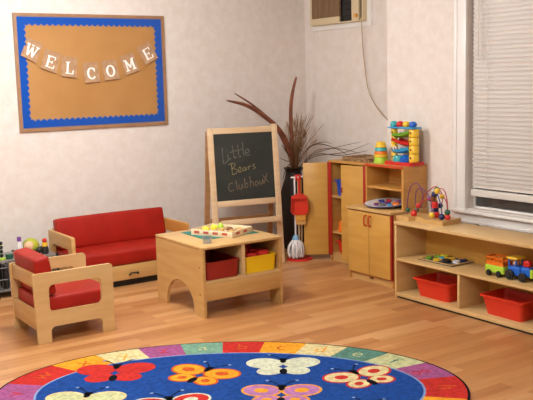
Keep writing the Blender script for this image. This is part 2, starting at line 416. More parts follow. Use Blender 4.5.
# ------------------------------------------------------------------ sofa and armchair
def cushion(mb, a, b, bev=.03, bulge=.012, mx=None):
    n0 = len(mb.bm.verts)
    tmp = bmesh.new()
    d = [b[i]-a[i] for i in range(3)]; c = [(a[i]+b[i])/2 for i in range(3)]
    bmesh.ops.create_cube(tmp, size=1, matrix=Matrix.Translation(c) @ Matrix.Diagonal((*d, 1)))
    bmesh.ops.bevel(tmp, geom=tmp.edges[:], offset=bev, segments=3, affect='EDGES', profile=.6)
    es = [e for e in tmp.edges if e.calc_length() > .12]
    bmesh.ops.subdivide_edges(tmp, edges=es, cuts=7, use_grid_fill=True)
    for v in tmp.verts:
        u = [(v.co[i]-c[i])/(d[i]/2) for i in range(3)]
        for i in range(3):
            j, k = [q for q in range(3) if q != i]
            v.co[i] += u[i]*bulge*max(0, 1-u[j]**2)*max(0, 1-u[k]**2)*(1 if d[i] == min(d) else .5)
    if mx is not None: bmesh.ops.transform(tmp, matrix=mx, verts=tmp.verts[:])
    me = bpy.data.meshes.new('tmp'); tmp.to_mesh(me); tmp.free(); mb.bm.from_mesh(me); bpy.data.meshes.remove(me)
    return mb

# armchair: local x forward, y across
AW, AD, AH = .475, .532, .449
ch = thing('armchair', 'small wooden armchair with red vinyl cushions in front of the sofa', 'armchair', (1.676+AD/2, 5.1+AW/2, 0))
def side_panel(y0, y1):
    b = MB()
    x0, x1 = -AD/2, AD/2
    out = [(x0+.012, 0), (x0+.1, 0)]
    r = .03
    gap = [(x0+.1, .10-r)]+[(x0+.1+r-r*math.cos(R(a)), .10-r+r*math.sin(R(a))) for a in (22.5, 45, 67.5, 90)]+[(x1-.085-r+r*math.sin(R(a)), .10-r+r*math.cos(R(a))) for a in (0, 22.5, 45, 67.5, 90)]
    out += gap+[(x1-.085, 0), (x1-.002, 0)]
    out += [(x1-.02+.02*math.cos(R(a)), AH-.02+.02*math.sin(R(a))) for a in (0, 30, 60, 90)]
    out += [(x0+.015+.015*math.cos(R(a)), AH-.015+.015*math.sin(R(a))) for a in (90, 120, 150, 180)]
    b.panel(out, [rr(x0+.098, .198, x1-.083, .37, .03)], 'y', y0, y1)
    return b
side_panel(-AW/2, -AW/2+.022).build('side_panel', 'birchl', ch, smooth=25)
side_panel(AW/2-.022, AW/2).build('side_panel', 'birchl', ch, smooth=25)
b = MB(); b.box((-AD/2+.012, -AW/2+.022, .355), (-AD/2+.03, AW/2-.022, .447), .004); b.build('back_board', 'birch', ch)
b = MB(); b.box((-AD/2+.012, -AW/2+.022, .085), (-AD/2+.03, AW/2-.022, .215), .004); b.build('back_board', 'birch', ch)
b = MB(); b.box((AD/2-.035, -AW/2+.022, .10), (AD/2-.017, AW/2-.022, .175), .004); b.build('front_board', 'birch', ch)
b = MB(); b.box((-AD/2+.03, -AW/2+.022, .155), (AD/2-.035, AW/2-.022, .172)); b.build('seat_board', 'birch', ch)
b = MB(); cushion(b, (-AD/2+.04, -AW/2+.028, .174), (AD/2-.004, AW/2-.028, .285), .02, .012)
b.build('seat_cushion', 'redvinyl2', ch, smooth=50)
mx = Matrix.Translation((-AD/2+.062, 0, .285)) @ Matrix.Rotation(R(-9), 4, 'Y')
b = MB(); cushion(b, (-.002, -AW/2+.028, 0), (.10, AW/2-.026, .252), .022, .008, mx)
b.build('back_cushion', 'redvinyl', ch, smooth=50)

# sofa: local x across, y back (front at -y)
SW, SD = 1.03, .51
so = thing('sofa', 'low wooden sofa with red vinyl cushions against the left wall', 'sofa', (2.350+SW/2, 6.18+SD/2, 0))
def sofa_arm(x0, x1):
    y0, y1 = -SD/2, SD/2
    b = MB()
    b.panel([(y0+.002, 0), (y0+.07, 0), (y0+.07, .1), (y1-.08, .1), (y1-.08, 0), (y1-.01, 0), (y1-.003, .445)]+[(y0+.02-.02*math.sin(R(a)), .425+.02*math.cos(R(a))) for a in (0, 30, 60, 90)],
            [rr(y0+.075, .2, y1-.085, .345, .03)], 'x', x0, x1)
    return b
sofa_arm(-SW/2, -SW/2+.03).build('arm', 'birch', so, smooth=25)
sofa_arm(SW/2-.03, SW/2).build('arm', 'orange_wood', so, smooth=25)  # orange tone paints the warm light falling on this arm
b = MB(); b.box((-SW/2+.03, -SD/2+.004, .052), (SW/2-.03, -SD/2+.024, .172), .004); b.build('front_board', 'birch', so)
b = MB(); b.box((-SW/2+.03, SD/2-.032, .06), (SW/2-.03, SD/2-.012, .46), .004); b.build('back_board', 'birch', so)
b = MB(); b.box((-SW/2+.03, -SD/2+.024, .15), (SW/2-.03, SD/2-.032, .17)); b.build('seat_board', 'birch', so)
MB().box((-SW/2+.03, -SD/2+.03, 0), (SW/2-.03, SD/2-.04, .06)).build('gap_shade', 'black', so)  # added black block standing in for the darkness under the sofa
hx = 2.858-(2.350+SW/2)
b = MB(); b.tube([(hx-.036, -SD/2+.006, .089), (hx-.036, -SD/2-.014, .094), (hx-.036, -SD/2-.014, .104), (hx+.036, -SD/2-.014, .104), (hx+.036, -SD/2-.014, .094), (hx+.036, -SD/2+.006, .089)], .006, 8); b.build('handle', 'black', so)
b = MB(); cushion(b, (-SW/2+.034, -SD/2+.002, .174), (SW/2-.034, SD/2-.05, .29), .022, .012); b.build('seat_cushion', 'redvinyl2', so, smooth=50)
mx = Matrix.Translation((0, .145, .285)) @ Matrix.Rotation(R(-11), 4, 'X')
b = MB(); cushion(b, (-SW/2+.038, -.05, 0), (SW/2-.033, .055, .256), .022, .014, mx); b.build('back_cushion', 'redvinyl', so, smooth=50)

# ------------------------------------------------------------------ toy rack behind the armchair
rk = thing('toy_rack', 'grey wire toy rack by the left wall behind the armchair', 'rack', (1.96, 6.6, 0))
for sx in (-.36, -.12, .12, .36):
    for sy in (-.18, .18): MB().tube([(sx, sy, 0), (sx, sy, .30)], .011, 8).build('post', 'black', rk)
for z_ in (.06, .285):
    b = MB(); b.box((-.36, -.18, z_-.006), (.36, .18, z_+.006)); b.build('tier', 'grey', rk)
b = MB()
for i in range(22): x = -.35+.7*i/21; b.tube([(x, -.183, .06), (x, -.183, .285)], .003, 5)
for z_ in (.15, .24): b.tube([(-.36, -.186, z_), (.36, -.186, z_)], .003, 5)
b.build('wire_front', 'wiregrey', rk)
for i, (x, w_, m_, l_) in enumerate([(1.66, .05, 'platewhite', 'white'), (1.745, .04, 'dark', 'dark brown'), (1.82, .05, 'grey', 'grey'), (1.90, .035, 'black', 'black'), (1.97, .05, 'platewhite', 'pale'), (2.06, .04, 'toyblue', 'blue')]):
    tag(MB().box((x, 6.46, .067), (x+w_, 6.70, .235+.01*(i % 3)), .003).build('picture_book', m_), '%s picture book standing in the wire rack behind the armchair' % l_, 'book', 'books in the toy rack')
def at(mb, name, m, loc): return mb.build(name, m, loc=loc)
b = MB(); b.ball((0, 0, .066), .066, 20)
rb_ = thing('toy_ball', 'yellow-green toy ball with a cream face patch behind the armchair cushion', 'ball', (2.155, 6.55, .292))
b.build('ball', 'toyolive', rb_)
b = MB(); b.ball((-.03, -.045, .075), .04, 14, sc=(1, .7, 1)); b.build('face_patch', 'skin', rb_)
b = MB(); b.ball((.045, -.05, .035), .028, 10); b.ball((.0, -.06, .03), .018, 10); b.build('spots', 'dark', rb_)
bt = thing('toy_bottle', 'white toy bottle with a purple cap on the wire rack', 'bottle', (2.055, 6.52, .292))
b = MB(); b.lathe([(0, 0), (.024, 0), (.026, .01), (.026, .09), (.014, .12), (.013, .125)]); b.build('bottle', 'platewhite', bt)
b = MB(); b.lathe([(.016, .122), (.016, .155), (0, .158)]); b.build('cap', 'purple', bt)
fg = thing('toy_figure', 'small dark toy figure with coloured bands beside the sofa arm', 'figure', (2.25, 6.5, .292))
b = MB(); b.lathe([(0, 0), (.026, 0), (.03, .03), (.022, .06), (.0, .062)]); b.build('body', 'dark', fg)
b = MB(); b.lathe([(.022, .058), (.024, .075), (.02, .09), (0, .09)]); b.build('band', 'toyyellow', fg)
b = MB(); b.ball((0, 0, .105), .02, 12); b.build('head', 'rubred', fg)
sk = thing('toy_shaker', 'black beaded toy stick standing at the left end of the wire rack', 'toy', (1.905, 6.5, .292))
b = MB(); b.tube([(0, 0, 0), (0, 0, .14)], .006, 8); b.lathe([(0, 0), (.03, 0), (.03, .012), (0, .012)]); b.build('stick', 'toylime', sk)
b = MB()
for i in range(4): b.ball((0, 0, .03+i*.032), .015, 10)
b.build('beads', 'black', sk)
tag(at(MB().lathe([(0, 0), (.028, 0), (.03, .035), (.0, .04)]), 'toy_cup', 'beadgreen', (1.965, 6.5, .292)), 'small dark green toy cup on the left part of the wire rack', 'cup')

# ------------------------------------------------------------------ activity table
TX0, TX1, TY0, TY1, TZ = 2.796, 3.453, 4.942, 5.635, .497
tb = thing('activity_table', 'birch play table with an arched side and open cubbies', 'table', ((TX0+TX1)/2, (TY0+TY1)/2, 0))
tw, td = (TX1-TX0)/2, (TY1-TY0)/2
def arch_panel(x0, x1):
    b = MB(); o = [(-td, 0), (-td+.135, 0)]
    a0, a1 = -td+.135, td-.145
    for k in range(13):
        t = PI-PI*k/12; o.append(((a0+a1)/2+(a1-a0)/2*math.cos(t), .215*math.sin(t)**.8 if 0 < k < 12 else 0))
    o = o[:2]+o[3:-1]+[(a1, 0), (td, 0), (td, TZ-.02), (-td, TZ-.02)]
    b.panel(o, [], 'x', x0, x1); return b
arch_panel(-tw, -tw+.02).build('end_panel', 'birch', tb, smooth=25)
arch_panel(tw-.02, tw).build('end_panel', 'birch', tb, smooth=25)
b = MB(); b.box((-tw-.004, -td-.004, TZ-.02), (tw+.004, td+.004, TZ), .006); b.build('tabletop', 'birchh', tb)
b = MB(); b.box((-tw+.02, -td+.006, .238), (tw-.02, td-.01, .256)); b.build('shelf', 'edge', tb)
b = MB(); b.box((-.012+.005, -td+.006, .256), (.012+.005, td-.01, TZ-.02)); b.build('divider', 'edge', tb)
b = MB(); b.box((-tw+.02, -td+.004, .118), (tw-.02, -td+.022, .236), .002); b.build('apron', 'birch', tb)
b = MB(); b.box((-tw+.02, td-.022, .13), (tw-.02, td-.01, TZ-.02)); b.build('back_panel', 'birch', tb)
for zz in (.16, .35): MB().lathe([(0, 0), (.006, 0), (.005, .003), (0, .003)], seg=10, mx=Matrix.Translation((-tw, -td+.05, zz)) @ Matrix.Rotation(R(-90), 4, 'Y')).build('screw_cap', 'walnut', tb)

def tub_mb(w, d, h, tap=.03, rim=.014, wall=.004):
    """open tub, w along x, d along y; returns body and rim builders"""
    def loop(hw_, hd_, z, r=.025): return [(p[0], p[1], z) for p in rr(-hw_, -hd_, hw_, hd_, r, 4)]
    b = MB(); a, c = w/2-rim, d/2-rim
    V = b.quadstrip([loop(a-tap, c-tap, 0), loop(a, c, h-.012), loop(a, c, h), loop(a-wall, c-wall, h), loop(a-tap-wall, c-tap-wall, .005)])
    b.bm.faces.new(V[0]); b.bm.faces.new(V[-1])
    q = MB(); V = q.quadstrip([loop(a-.001, c-.001, h-.012), loop(w/2, d/2, h-.012), loop(w/2, d/2, h), loop(a-.001, c-.001, h+.001)])
    for k in range(len(V[0])): q.bm.faces.new((V[0][k], V[0][(k+1) % len(V[0])], V[-1][(k+1) % len(V[0])], V[-1][k]))
    return b, q
def tub(name, label, m, loc, w, d, h, group=None, tap=.03, rim=.014):
    t = thing(name, label, 'tub', loc, 0, group)
    b, q = tub_mb(w, d, h, tap, rim)
    b.build('body', m, t); q.build('rim', m, t)
    return t
tub('storage_tub', 'dark red plastic tub in the left cubby of the play table', 'tubmaroon', (2.966, 5.165, .257), .284, .42, .124, 'tubs in the play table', .004, .007)
tub('storage_tub', 'bright yellow plastic tub in the right cubby of the play table', 'tubyellow', (3.286, 5.165, .257), .276, .42, .118, 'tubs in the play table', .004, .007)
rnd = random.Random(3)
for i, (dx, dy) in enumerate([(-.055, -.13), (.055, -.125), (-.055, -.02), (.055, -.015), (-.055, .10), (.055, .11)]):
    zz = .264
    o = MB().box((-.045, -.035, 0), (.045, .035, .125+.008*(i % 3)), .012).build('toy_block', 'rubred', loc=(3.286+dx, 5.165+dy, zz)); o.rotation_euler.z = (0, 0, 0, 0, 0, 0)[i]
    tag(o, 'red toy block heaped inside the yellow tub', 'block', 'red blocks in the yellow tub')

mt = MB().box((-.225, -.19, 0), (.225, .19, .003), .001).build('table_mat', 'teal', loc=(3.185, 5.36, .4972)); mt.rotation_euler.z = R(-2)
tag(mt, 'teal mat lying under the wooden food tray on the play table', 'mat')
tr = thing('food_tray', 'pale wooden tray of toy food on the teal mat', 'tray', (3.18, 5.317, .5005), R(-64))
def tray_wall(a, b_): return MB().box(a, b_, .002)
b = MB(); b.box((-.178, -.14, 0), (.178, .14, .006)); b.build('bottom', 'whitewood', tr)
for a, c in (((-.178, -.14, .006), (.178, -.132, .042)), ((-.178, .132, .006), (.178, .14, .042)), ((-.178, -.132, .006), (-.17, .132, .042)), ((.17, -.132, .006), (.178, .132, .042))):
    MB().box(a, c, .001).build('side', 'whitewood', tr)
for a, c in (((-.033, -.132, .006), (-.027, .132, .032)), ((.077, -.132, .006), (.083, .132, .032))): MB().box(a, c).build('divider', 'whitewood', tr)
for i in range(4): MB().box((-.15+i*.08, -.1412, .014), (-.105+i*.08, -.1398, .032)).build('printed_picture', 'picturered', tr)
for i in range(2): MB().box((.1778, -.09+i*.10, .014), (.1792, -.04+i*.10, .032)).build('printed_picture', 'picturered', tr)
MT = Matrix.Translation((3.18, 5.317, .507)) @ Matrix.Rotation(R(-64), 4, 'Z') @ Matrix.Diagonal((1.08, 1.15, 1, 1))
foods = [('lemon', 'lemon', 'yellow toy lemon', -.09, .04, (1.3, 1, 1), .03), ('lemon', 'lime', 'yellow-green toy melon half', -.095, -.05, (1.2, 1, .9), .034), ('toylime', 'pear', 'lime toy pear', -.06, .075, (1, 1, 1.2), .028),
         ('bread', 'bun', 'tan toy bun', .02, -.04, (1.1, 1.2, .8), .03), ('walnut', 'potato', 'brown toy potato', .03, .05, (1.3, 1, .8), .028), ('lemon', 'banana', 'pale yellow toy cheese', .0, .0, (.8, 1.3, .9), .024), ('bread', 'biscuit', 'tan toy biscuit', .115, .05, (1, 1, .7), .03), ('bread', 'roll', 'pale toy bread roll', .112, -.045, (1, 1.4, .8), .028)]
where = ['at its left end', 'at its front left', 'at its back left', 'in its middle front', 'in its middle back', 'in its centre', 'at its back right', 'at its front right']
for (m_, nm, lb, x, y, sc_, r_), w_ in zip(foods, where):
    r_ *= .78
    p = MT @ Vector((x, y, 0))
    o = MB().ball((0, 0, r_*sc_[2]), r_, 14, sc=sc_).build('toy_food', m_, loc=tuple(p)); o.rotation_euler.z = R(-64)
    tag(o, '%s in the wooden tray %s' % (lb, w_), 'toy food', 'toy food in the tray')
b = MB(); b.lathe([(0, 0), (.03, 0), (.033, .05), (.030, .05), (.027, .005), (0, .005)], seg=20); tag(b.build('plastic_cup', 'clear', loc=(2.905, 5.06, .4975)), 'small clear plastic cup on the near corner of the play table', 'cup')

# ------------------------------------------------------------------ easel
ea = thing('easel', 'pine easel with a written chalkboard behind the play table', 'easel', (4.277, 6.078, 0), -R(12.04))
LN = math.tan(R(5.31)); EW, EH = .648, 1.2157
def ept(u, z, d=0): return Vector((-u, LN*z+d, z))          # u to the left of the right foot
EMX = Matrix(((1, 0, 0, 0), (0, 1, LN, 0), (0, 0, 1, 0), (0, 0, 0, 1)))   # lean as a shear of upright parts about their own foot
def ebox(a, c, bev=.003): return MB().box(a, c, bev, mx=EMX)
ebox((-.052, -.004, 0), (0, .018, EH+.012)).build('stile', 'pine', ea)
ebox((-EW, -.004, 0), (-EW+.052, .018, EH-.004)).build('stile', 'pine', ea)
ebox((-EW+.052, -.003, EH-.055), (-.052, .017, EH-.006)).build('rail', 'pine', ea)
ebox((-EW+.052, -.003, .535), (-.052, .017, .585)).build('rail', 'pine', ea)
ebox((-EW+.052, .004, .585), (-.052, .012, EH-.055), 0).build('chalkboard', 'chalkboard', ea)
ebox((-EW+.052, -.085, .385), (-.052, .075, .40)).build('tray', 'pine', ea)
ebox((-EW+.052, -.09, .385), (-.052, -.078, .432)).build('tray_lip', 'pine', ea)
ebox((-EW+.052, .0, .12), (-.052, .015, .16)).build('rail', 'pine', ea)
for u0 in (0, EW-.045):
    p = [(-u0-.045, .02), (-u0, .02)]
    b = MB(); A_ = [Vector((-u0-.045, LN*EH+.03, EH-.03)), Vector((-u0, LN*EH+.03, EH-.03))]; B_ = [Vector((-u0-.045, .31, 0)), Vector((-u0, .31, 0))]
    loops = [[A_[0], A_[1], A_[1]+Vector((0, .022, 0)), A_[0]+Vector((0, .022, 0))], [B_[0], B_[1], B_[1]+Vector((0, .022, 0)), B_[0]+Vector((0, .022, 0))]]
    V = b.quadstrip(loops); b.bm.faces.new(V[0]); b.bm.faces.new(V[1]); b.build('back_leg', 'pine_dark', ea)
b = MB(); b.box((-EW+.045, .232, .36), (-.045, .247, .41)); b.build('back_rail', 'pine_dark', ea)
# chalk writing (u right 0..1, v down 0..1 on the black panel)
def q(x, y): return ((x-30-(y-20)*.066)/316, (y-20+(x-30)*.04)/335)
def word(strokes, name, m, rad):
    b = MB()
    for st in strokes:
        pts = []
        for x, y in st:
            u, v = q(x, y); z = EH-.055-v*(EH-.055-.585); xx = -EW+.052+u*(EW-.104)
            pts.append((xx, LN*z+.0035, z))
        b.tube(smoothpath(pts, 4) if len(pts) > 2 else pts, rad, 6)
    b.build(name, m, ea)
word([[(78, 88), (82, 130), (86, 166), (100, 158), (114, 146)], [(106, 118), (112, 145), (124, 138)], [(105, 103), (106, 105)], [(132, 76), (137, 110), (143, 138), (155, 132)], [(118, 112), (150, 100)],
      [(160, 72), (164, 105), (170, 134), (180, 128)], [(150, 106), (184, 94)], [(186, 60), (190, 100), (196, 130)], [(204, 116), (222, 108), (216, 94), (204, 104), (208, 126), (232, 122)], [(254, 108), (257, 110)]], 'chalk_word', 'chalkw', .0032)
word([[(128, 168), (130, 195), (134, 222)], [(112, 172), (140, 164), (146, 180), (132, 192), (156, 196), (154, 214), (134, 222)], [(162, 204), (178, 196), (174, 184), (164, 194), (168, 210), (182, 206)],
      [(202, 186), (190, 190), (190, 204), (202, 200), (203, 186), (208, 202)], [(216, 182), (219, 198), (218, 186), (230, 180)], [(254, 170), (242, 176), (248, 184), (258, 188), (244, 196)]], 'chalk_word', 'chalky', .0035)
word([[(136, 262), (118, 268), (112, 290), (124, 304), (142, 296)], [(152, 250), (156, 280), (160, 298)], [(168, 270), (170, 292), (182, 292), (186, 268), (190, 292)], [(198, 240), (202, 288), (216, 282), (212, 266), (200, 272)],
      [(226, 232), (232, 288)], [(232, 266), (242, 258), (248, 284)], [(262, 256), (254, 268), (262, 280), (272, 268), (262, 256)], [(278, 252), (282, 272), (292, 270), (296, 248), (300, 270)], [(296, 226), (312, 248), (328, 262)], [(322, 216), (312, 246), (304, 270)]], 'chalk_word', 'chalkp', .0032)

# ------------------------------------------------------------------ dried arrangement in the corner
va = thing('dried_arrangement', 'tall dark floor vase of dried fronds and grasses in the room corner', 'dried plant', (4.74, 6.56, 0))
b = MB(); b.lathe([(0, 0), (.10, 0), (.12, .05), (.145, .3), (.135, .52), (.085, .68), (.075, .74), (.095, .78), (.08, .78), (.06, .74), (0, .70)], seg=28); b.build('vase', 'vase', va)
def rel(x, y, z): return (x-4.74, y-6.56, z)
fr = [[(0, 0, .72), rel(4.66, 6.5, .95), rel(4.55, 6.5, 1.14), rel(4.40, 6.5, 1.27), rel(4.20, 6.5, 1.385), rel(3.98, 6.5, 1.44)],
      [(.02, .02, .72), rel(4.68, 6.6, .98), rel(4.56, 6.62, 1.2), rel(4.36, 6.62, 1.37), rel(4.14, 6.62, 1.50)],
      [(.0, .0, .72), rel(4.735, 6.55, .95), rel(4.715, 6.55, 1.17), rel(4.72, 6.55, 1.37), rel(4.75, 6.55, 1.52), rel(4.79, 6.55, 1.635)]]
for k, (p, rs) in enumerate(zip(fr, ((.008, .030), (.006, .014), (.010, .021)))):
    p = smoothpath(p, 6); n = len(p)
    rr_ = [rs[0]+(rs[1]-rs[0])*math.sin(PI*min(1, (i/n)*1.05))**.7 for i in range(n)]; rr_[-1] = .004
    MB().tube(p, rr_, 8, flat=.75).build('frond', 'frond', va)
rg = random.Random(11)
for c_ in range(4):
    b = MB()
    for i in range(34):
        a = rg.uniform(-.9, .9); L_ = rg.uniform(.28, .60); tilt = rg.gauss(.04, .2)
        base = Vector((rg.uniform(-.03, .03), rg.uniform(-.03, .03), .72))
        tip = base+Vector((.03+math.sin(tilt)*L_, rg.uniform(-.13, .05), math.cos(tilt)*L_))
        mid = (base+tip)/2+Vector((-.02*math.sin(tilt), 0, .04))
        b.tube(smoothpath([base, mid, tip], 4), [.002]*4+[.002]*3+[.003, .0008], 4)
    b.build('grass_tuft', 'grass', va)
b = MB()
sprays = [[(0, 0, .72), rel(4.86, 6.5, .95), rel(5.0, 6.45, 1.01), rel(5.10, 6.42, .99)], [(0, 0, .72), rel(4.80, 6.45, .93), rel(4.92, 6.40, 1.0), rel(5.06, 6.3, .95), rel(5.1, 6.2, .90)], [(0, 0, .72), rel(4.88, 6.4, .93), rel(5.0, 6.2, .96), rel(5.10, 6.02, .92)],
          [(0, 0, .72), rel(4.84, 6.4, .90), rel(4.95, 6.15, .98), rel(5.06, 5.95, 1.03)], [(0, 0, .72), rel(4.86, 6.4, .88), rel(4.98, 6.1, .93), rel(5.08, 5.86, 1.02)], [(0, 0, .72), rel(4.88, 6.4, .9), rel(4.99, 6.15, .90), rel(5.1, 5.9, .95)],
          [(0, 0, .72), rel(4.66, 6.48, .88), rel(4.58, 6.44, .94), rel(4.5, 6.4, 1.02)], [(0, 0, .72), rel(4.66, 6.46, .85), rel(4.57, 6.42, .86), rel(4.47, 6.4, .90)], [(0, 0, .72), rel(4.64, 6.46, .82), rel(4.56, 6.42, .80), rel(4.5, 6.4, .70)]]
for p in sprays:
    p = smoothpath(p, 6); n = len(p); b.tube(p, [.003+.004*math.sin(PI*i/(n-1)) for i in range(n)], 6, flat=.5)
b.build('long_leaves', 'leaf', va)

# ------------------------------------------------------------------ toy cleaning set
cx_, cy_ = 4.462, 6.11
cs = thing('cleaning_stand', 'red stand with a round foot holding toy cleaning tools', 'stand', (cx_, cy_, 0), R(-36))
b = MB(); b.lathe([(0, 0), (.118, 0), (.118, .012), (.112, .018), (0, .018)], seg=32); b.build('base', 'rubred', cs)
b = MB(); b.tube([(0, 0, .017), (0, 0, .74)], .009, 10); b.build('pole', 'pine', cs)
b = MB(); b.lathe([(0, .72), (.03, .72), (.034, .74), (.03, .765), (0, .77)], seg=16); b.build('holder', 'rubred', cs)
b = MB()
b.tube([(-.065, -.02, .745), (.075, -.01, .755)], .006, 8); b.tube([(0, -.06, .75), (0, .06, .75)], .006, 8); b.build('hook', 'white', cs)
mp_ = thing('toy_mop', 'toy mop with white strings and a light blue cap on the red stand', 'mop', (cx_-.06, cy_-.03, .0195))
b = MB(); b.tube([(0, 0, .19), (.0, .0, .73)], .008, 10); b.build('handle', 'platewhite', mp_)
b = MB(); b.lathe([(0, .165), (.03, .165), (.032, .18), (.022, .205), (.01, .215), (0, .215)], seg=16); b.build('cap', 'mopblue', mp_)
b = MB(); rg = random.Random(5)
for i in range(46):
    a = 2*PI*i/46*3+rg.uniform(-.1, .1); r_ = rg.uniform(.02, .068)
    c_, s_ = math.cos(a), math.sin(a)
    b.tube(smoothpath([(c_*.02, s_*.02, .175), (c_*(r_*.7+.018), s_*(r_*.7+.018), .12), (c_*(r_+.008), s_*(r_+.008), .06), (c_*r_*.95, s_*r_*.95, .008+rg.uniform(0, .02))], 3), .007, 6)
b.build('strings', 'mopwhite', mp_)
br_ = thing('toy_broom', 'toy broom with a tan brush hanging right of the mop', 'broom', (cx_+.045, cy_+.02, .019), R(-36))
b = MB(); b.tube([(0, 0, .12), (0, 0, .71)], .008, 10); b.build('handle', 'pine', br_)
b = MB(); b.box((-.03, -.015, .09), (.03, .015, .125), .008); b.build('block', 'broomyellow', br_)
b = MB()
for i in range(9):
    for j in range(3): b.tube([(-.026+i*.0065, -.008+j*.008, .09), (-.03+i*.0075, -.010+j*.01, 0)], .0035, 5)
b.build('bristles', 'bread', br_)
dp = thing('toy_dustpan', 'red toy dustpan hanging on the front of the stand', 'dustpan', (cx_-.045, cy_-.075, .42), R(-36))
b = MB(); out = [(-.075, .03), (-.06, 0), (.06, 0), (.075, .03), (.07, .16), (.03, .19), (-.03, .19), (-.07, .16)]
b.panel(out, [], 'y', -.012, -.004)
b.panel([(-.078, .03), (-.07, .03), (-.062, .17), (-.07, .17)], [], 'y', -.045, -.004); b.panel([(.078, .03), (.07, .03), (.062, .17), (.07, .17)], [], 'y', -.045, -.004); b.panel([(-.068, .155), (-.028, .188), (.028, .188), (.068, .155), (.06, .148), (-.06, .148)], [], 'y', -.05, -.004)
b.build('pan', 'tubred', dp, smooth=0)
b = MB(); b.tube([(0, -.006, .185), (0, -.006, .325)], .010, 10); b.build('handle', 'rubred', dp)
hb = thing('toy_hand_brush', 'yellow toy hand brush hanging just below the red dustpan', 'brush', (cx_-.03, cy_-.072, .33), R(-36))
b = MB(); b.box((-.05, -.012, .03), (.05, .012, .11), .02, 3); b.build('block', 'broomyellow', hb)
b = MB()
for i in range(11): b.tube([(-.044+i*.0088, 0, .035), (-.034+i*.0068, 0, .0)], .005, 6)
b.build('bristles', 'bread', hb)
b = MB(); b.tube([(0, 0, .10), (0, 0, .40)], .006, 8); b.build('handle', 'broomyellow', hb)

# ------------------------------------------------------------------ tall play cupboard (fridge)
FX0, FX1, FY0, FY1, FZ = 4.65, 4.975, 5.41, 5.895, .90
fc = thing('tall_cupboard', 'tall wooden play cupboard with its left door swung open', 'cupboard', (FX0, (FY0+FY1)/2, 0))
fw = (FY1-FY0)/2; fd = FX1-FX0
for s in (-1, 1):
    MB().box((0, s*fw, .0), (fd, s*(fw-.02), FZ-.02), .002).build('side_panel', 'orange_wood', fc)
MB().box((-.012, -fw-.006, FZ-.02), (fd+.006, fw+.006, FZ), .004).build('top_panel', 'orange_wood', fc)
MB().box((fd-.012, -fw+.02, .04), (fd, fw-.02, FZ-.02)).build('back_panel', 'orange_wood', fc)
for z_ in (.07, .265, .585, .0):
    if z_: MB().box((.006, -fw+.02, z_-.016), (fd-.012, fw-.02, z_), .002).build('shelf', 'birch', fc)
MB().box((.012, -fw+.02, 0), (.03, fw-.02, .054)).build('kick_board', 'birch', fc)
def cup_door(w, z0, z1, th=.022):
    b = MB(); b.box((-th, 0, z0), (0, w, z1), .002)        # hinge at y=0, extends +y, front is -x
    return b
d1 = cup_door(.235, .05, FZ-.025); d1 = d1.build('door', 'honey', fc)
d1.location = (-.003, -fw+.008, 0); d1.rotation_euler.z = R(13)
e1 = MB().box((-.0235, -.008, .05), (.001, 0, FZ-.025)).build('edge_band', 'redtrim', d1)
hd = MB().tube([(-.022, .222, .645), (-.034, .222, .645), (-.034, .222, .68), (-.022, .222, .68)], .005, 8).build('handle', 'redtrim', d1)
b = MB(); b.box((-.022, -.215, .05), (0, 0, FZ-.025), .002); d2 = b.build('door', 'honey', fc)
d2.location = (-.006, fw+.022, 0); d2.rotation_euler.z = R(-127)
MB().box((-.004, fw-.03, .05), (0, fw+.03, FZ-.02), .001).build('edge_band', 'redtrim', fc)
MB().box((-.024, .0005, .05), (.002, .012, FZ-.025), .002).build('edge_band', 'redtrim', d2)
# things in the cupboard
tub('storage_bin', 'blue plastic bin on the upper shelf of the tall cupboard', 'tubblue', (4.742, 5.795, .586), .15, .14, .14, None, .008)
tag(MB().lathe([(0, 0), (.04, 0), (.042, .02), (.03, .09), (.018, .10), (0, .105)], seg=18).build('toy_pot', 'toyorange', loc=(4.705, 5.785, .266)), 'orange toy pot on the middle shelf of the tall cupboard', 'pot')
tag(MB().box((-.05, -.06, 0), (.05, .06, .11), .012).build('toy_box', 'rubred', loc=(4.82, 5.80, .266)), 'red toy box at the back of the cupboard middle shelf', 'box')
tub('storage_bin', 'red plastic bin on the lowest shelf of the tall cupboard', 'tubred', (4.755, 5.78, .072), .17, .17, .11, None, .012)
# woven tray on top
wt = thing('woven_tray', 'dark and tan woven tray on top of the tall cupboard', 'tray', (4.83, 5.60, FZ))
b = MB(); b.box((-.135, -.165, 0), (.135, .165, .008)); b.build('bottom', 'wicker', wt)
b = MB()
def ring(z, o=0): return [(p[0], p[1], z) for p in rr(-.14-o, -.17-o, .14+o, .17+o, .03, 4)]
for k in range(3):
    pr = ring(.006+k*.011, .002*k); n = len(pr)
    b.tube(pr+[pr[0]], .0065, 6)
b.build('woven_rim', 'wicker', wt)

# ------------------------------------------------------------------ sink cupboard with hutch
SX0, SX1, SY0, SY1, SZ = 4.33, 4.712, 4.745, 5.27, .594
sc_ = thing('play_cupboard', 'low two-door wooden play cupboard with an open upper shelf unit', 'cupboard', (SX0, (SY0+SY1)/2, 0))
sw = (SY1-SY0)/2; sd = SX1-SX0
for s in (-1, 1): MB().box((.02, s*sw, 0), (sd, s*(sw-.02), SZ-.022), .002).build('side_panel', 'orange_wood', sc_)
MB().box((-.008, -sw-.004, SZ-.022), (sd, sw+.004, SZ), .004).build('countertop', 'birchh', sc_)
MB().box((.022, -sw+.02, .05), (sd-.012, sw-.02, .068)).build('bottom_panel', 'birch', sc_)
MB().box((sd-.012, -sw+.02, .05), (sd, sw-.02, SZ-.022)).build('back_panel', 'birch', sc_)
MB().box((.03, -sw+.02, 0), (.045, sw-.02, .056)).build('kick_board', 'birch', sc_)
MB().box((.0195, -sw, .056), (.023, sw, SZ-.022)).build('front_frame', 'redtrim', sc_)
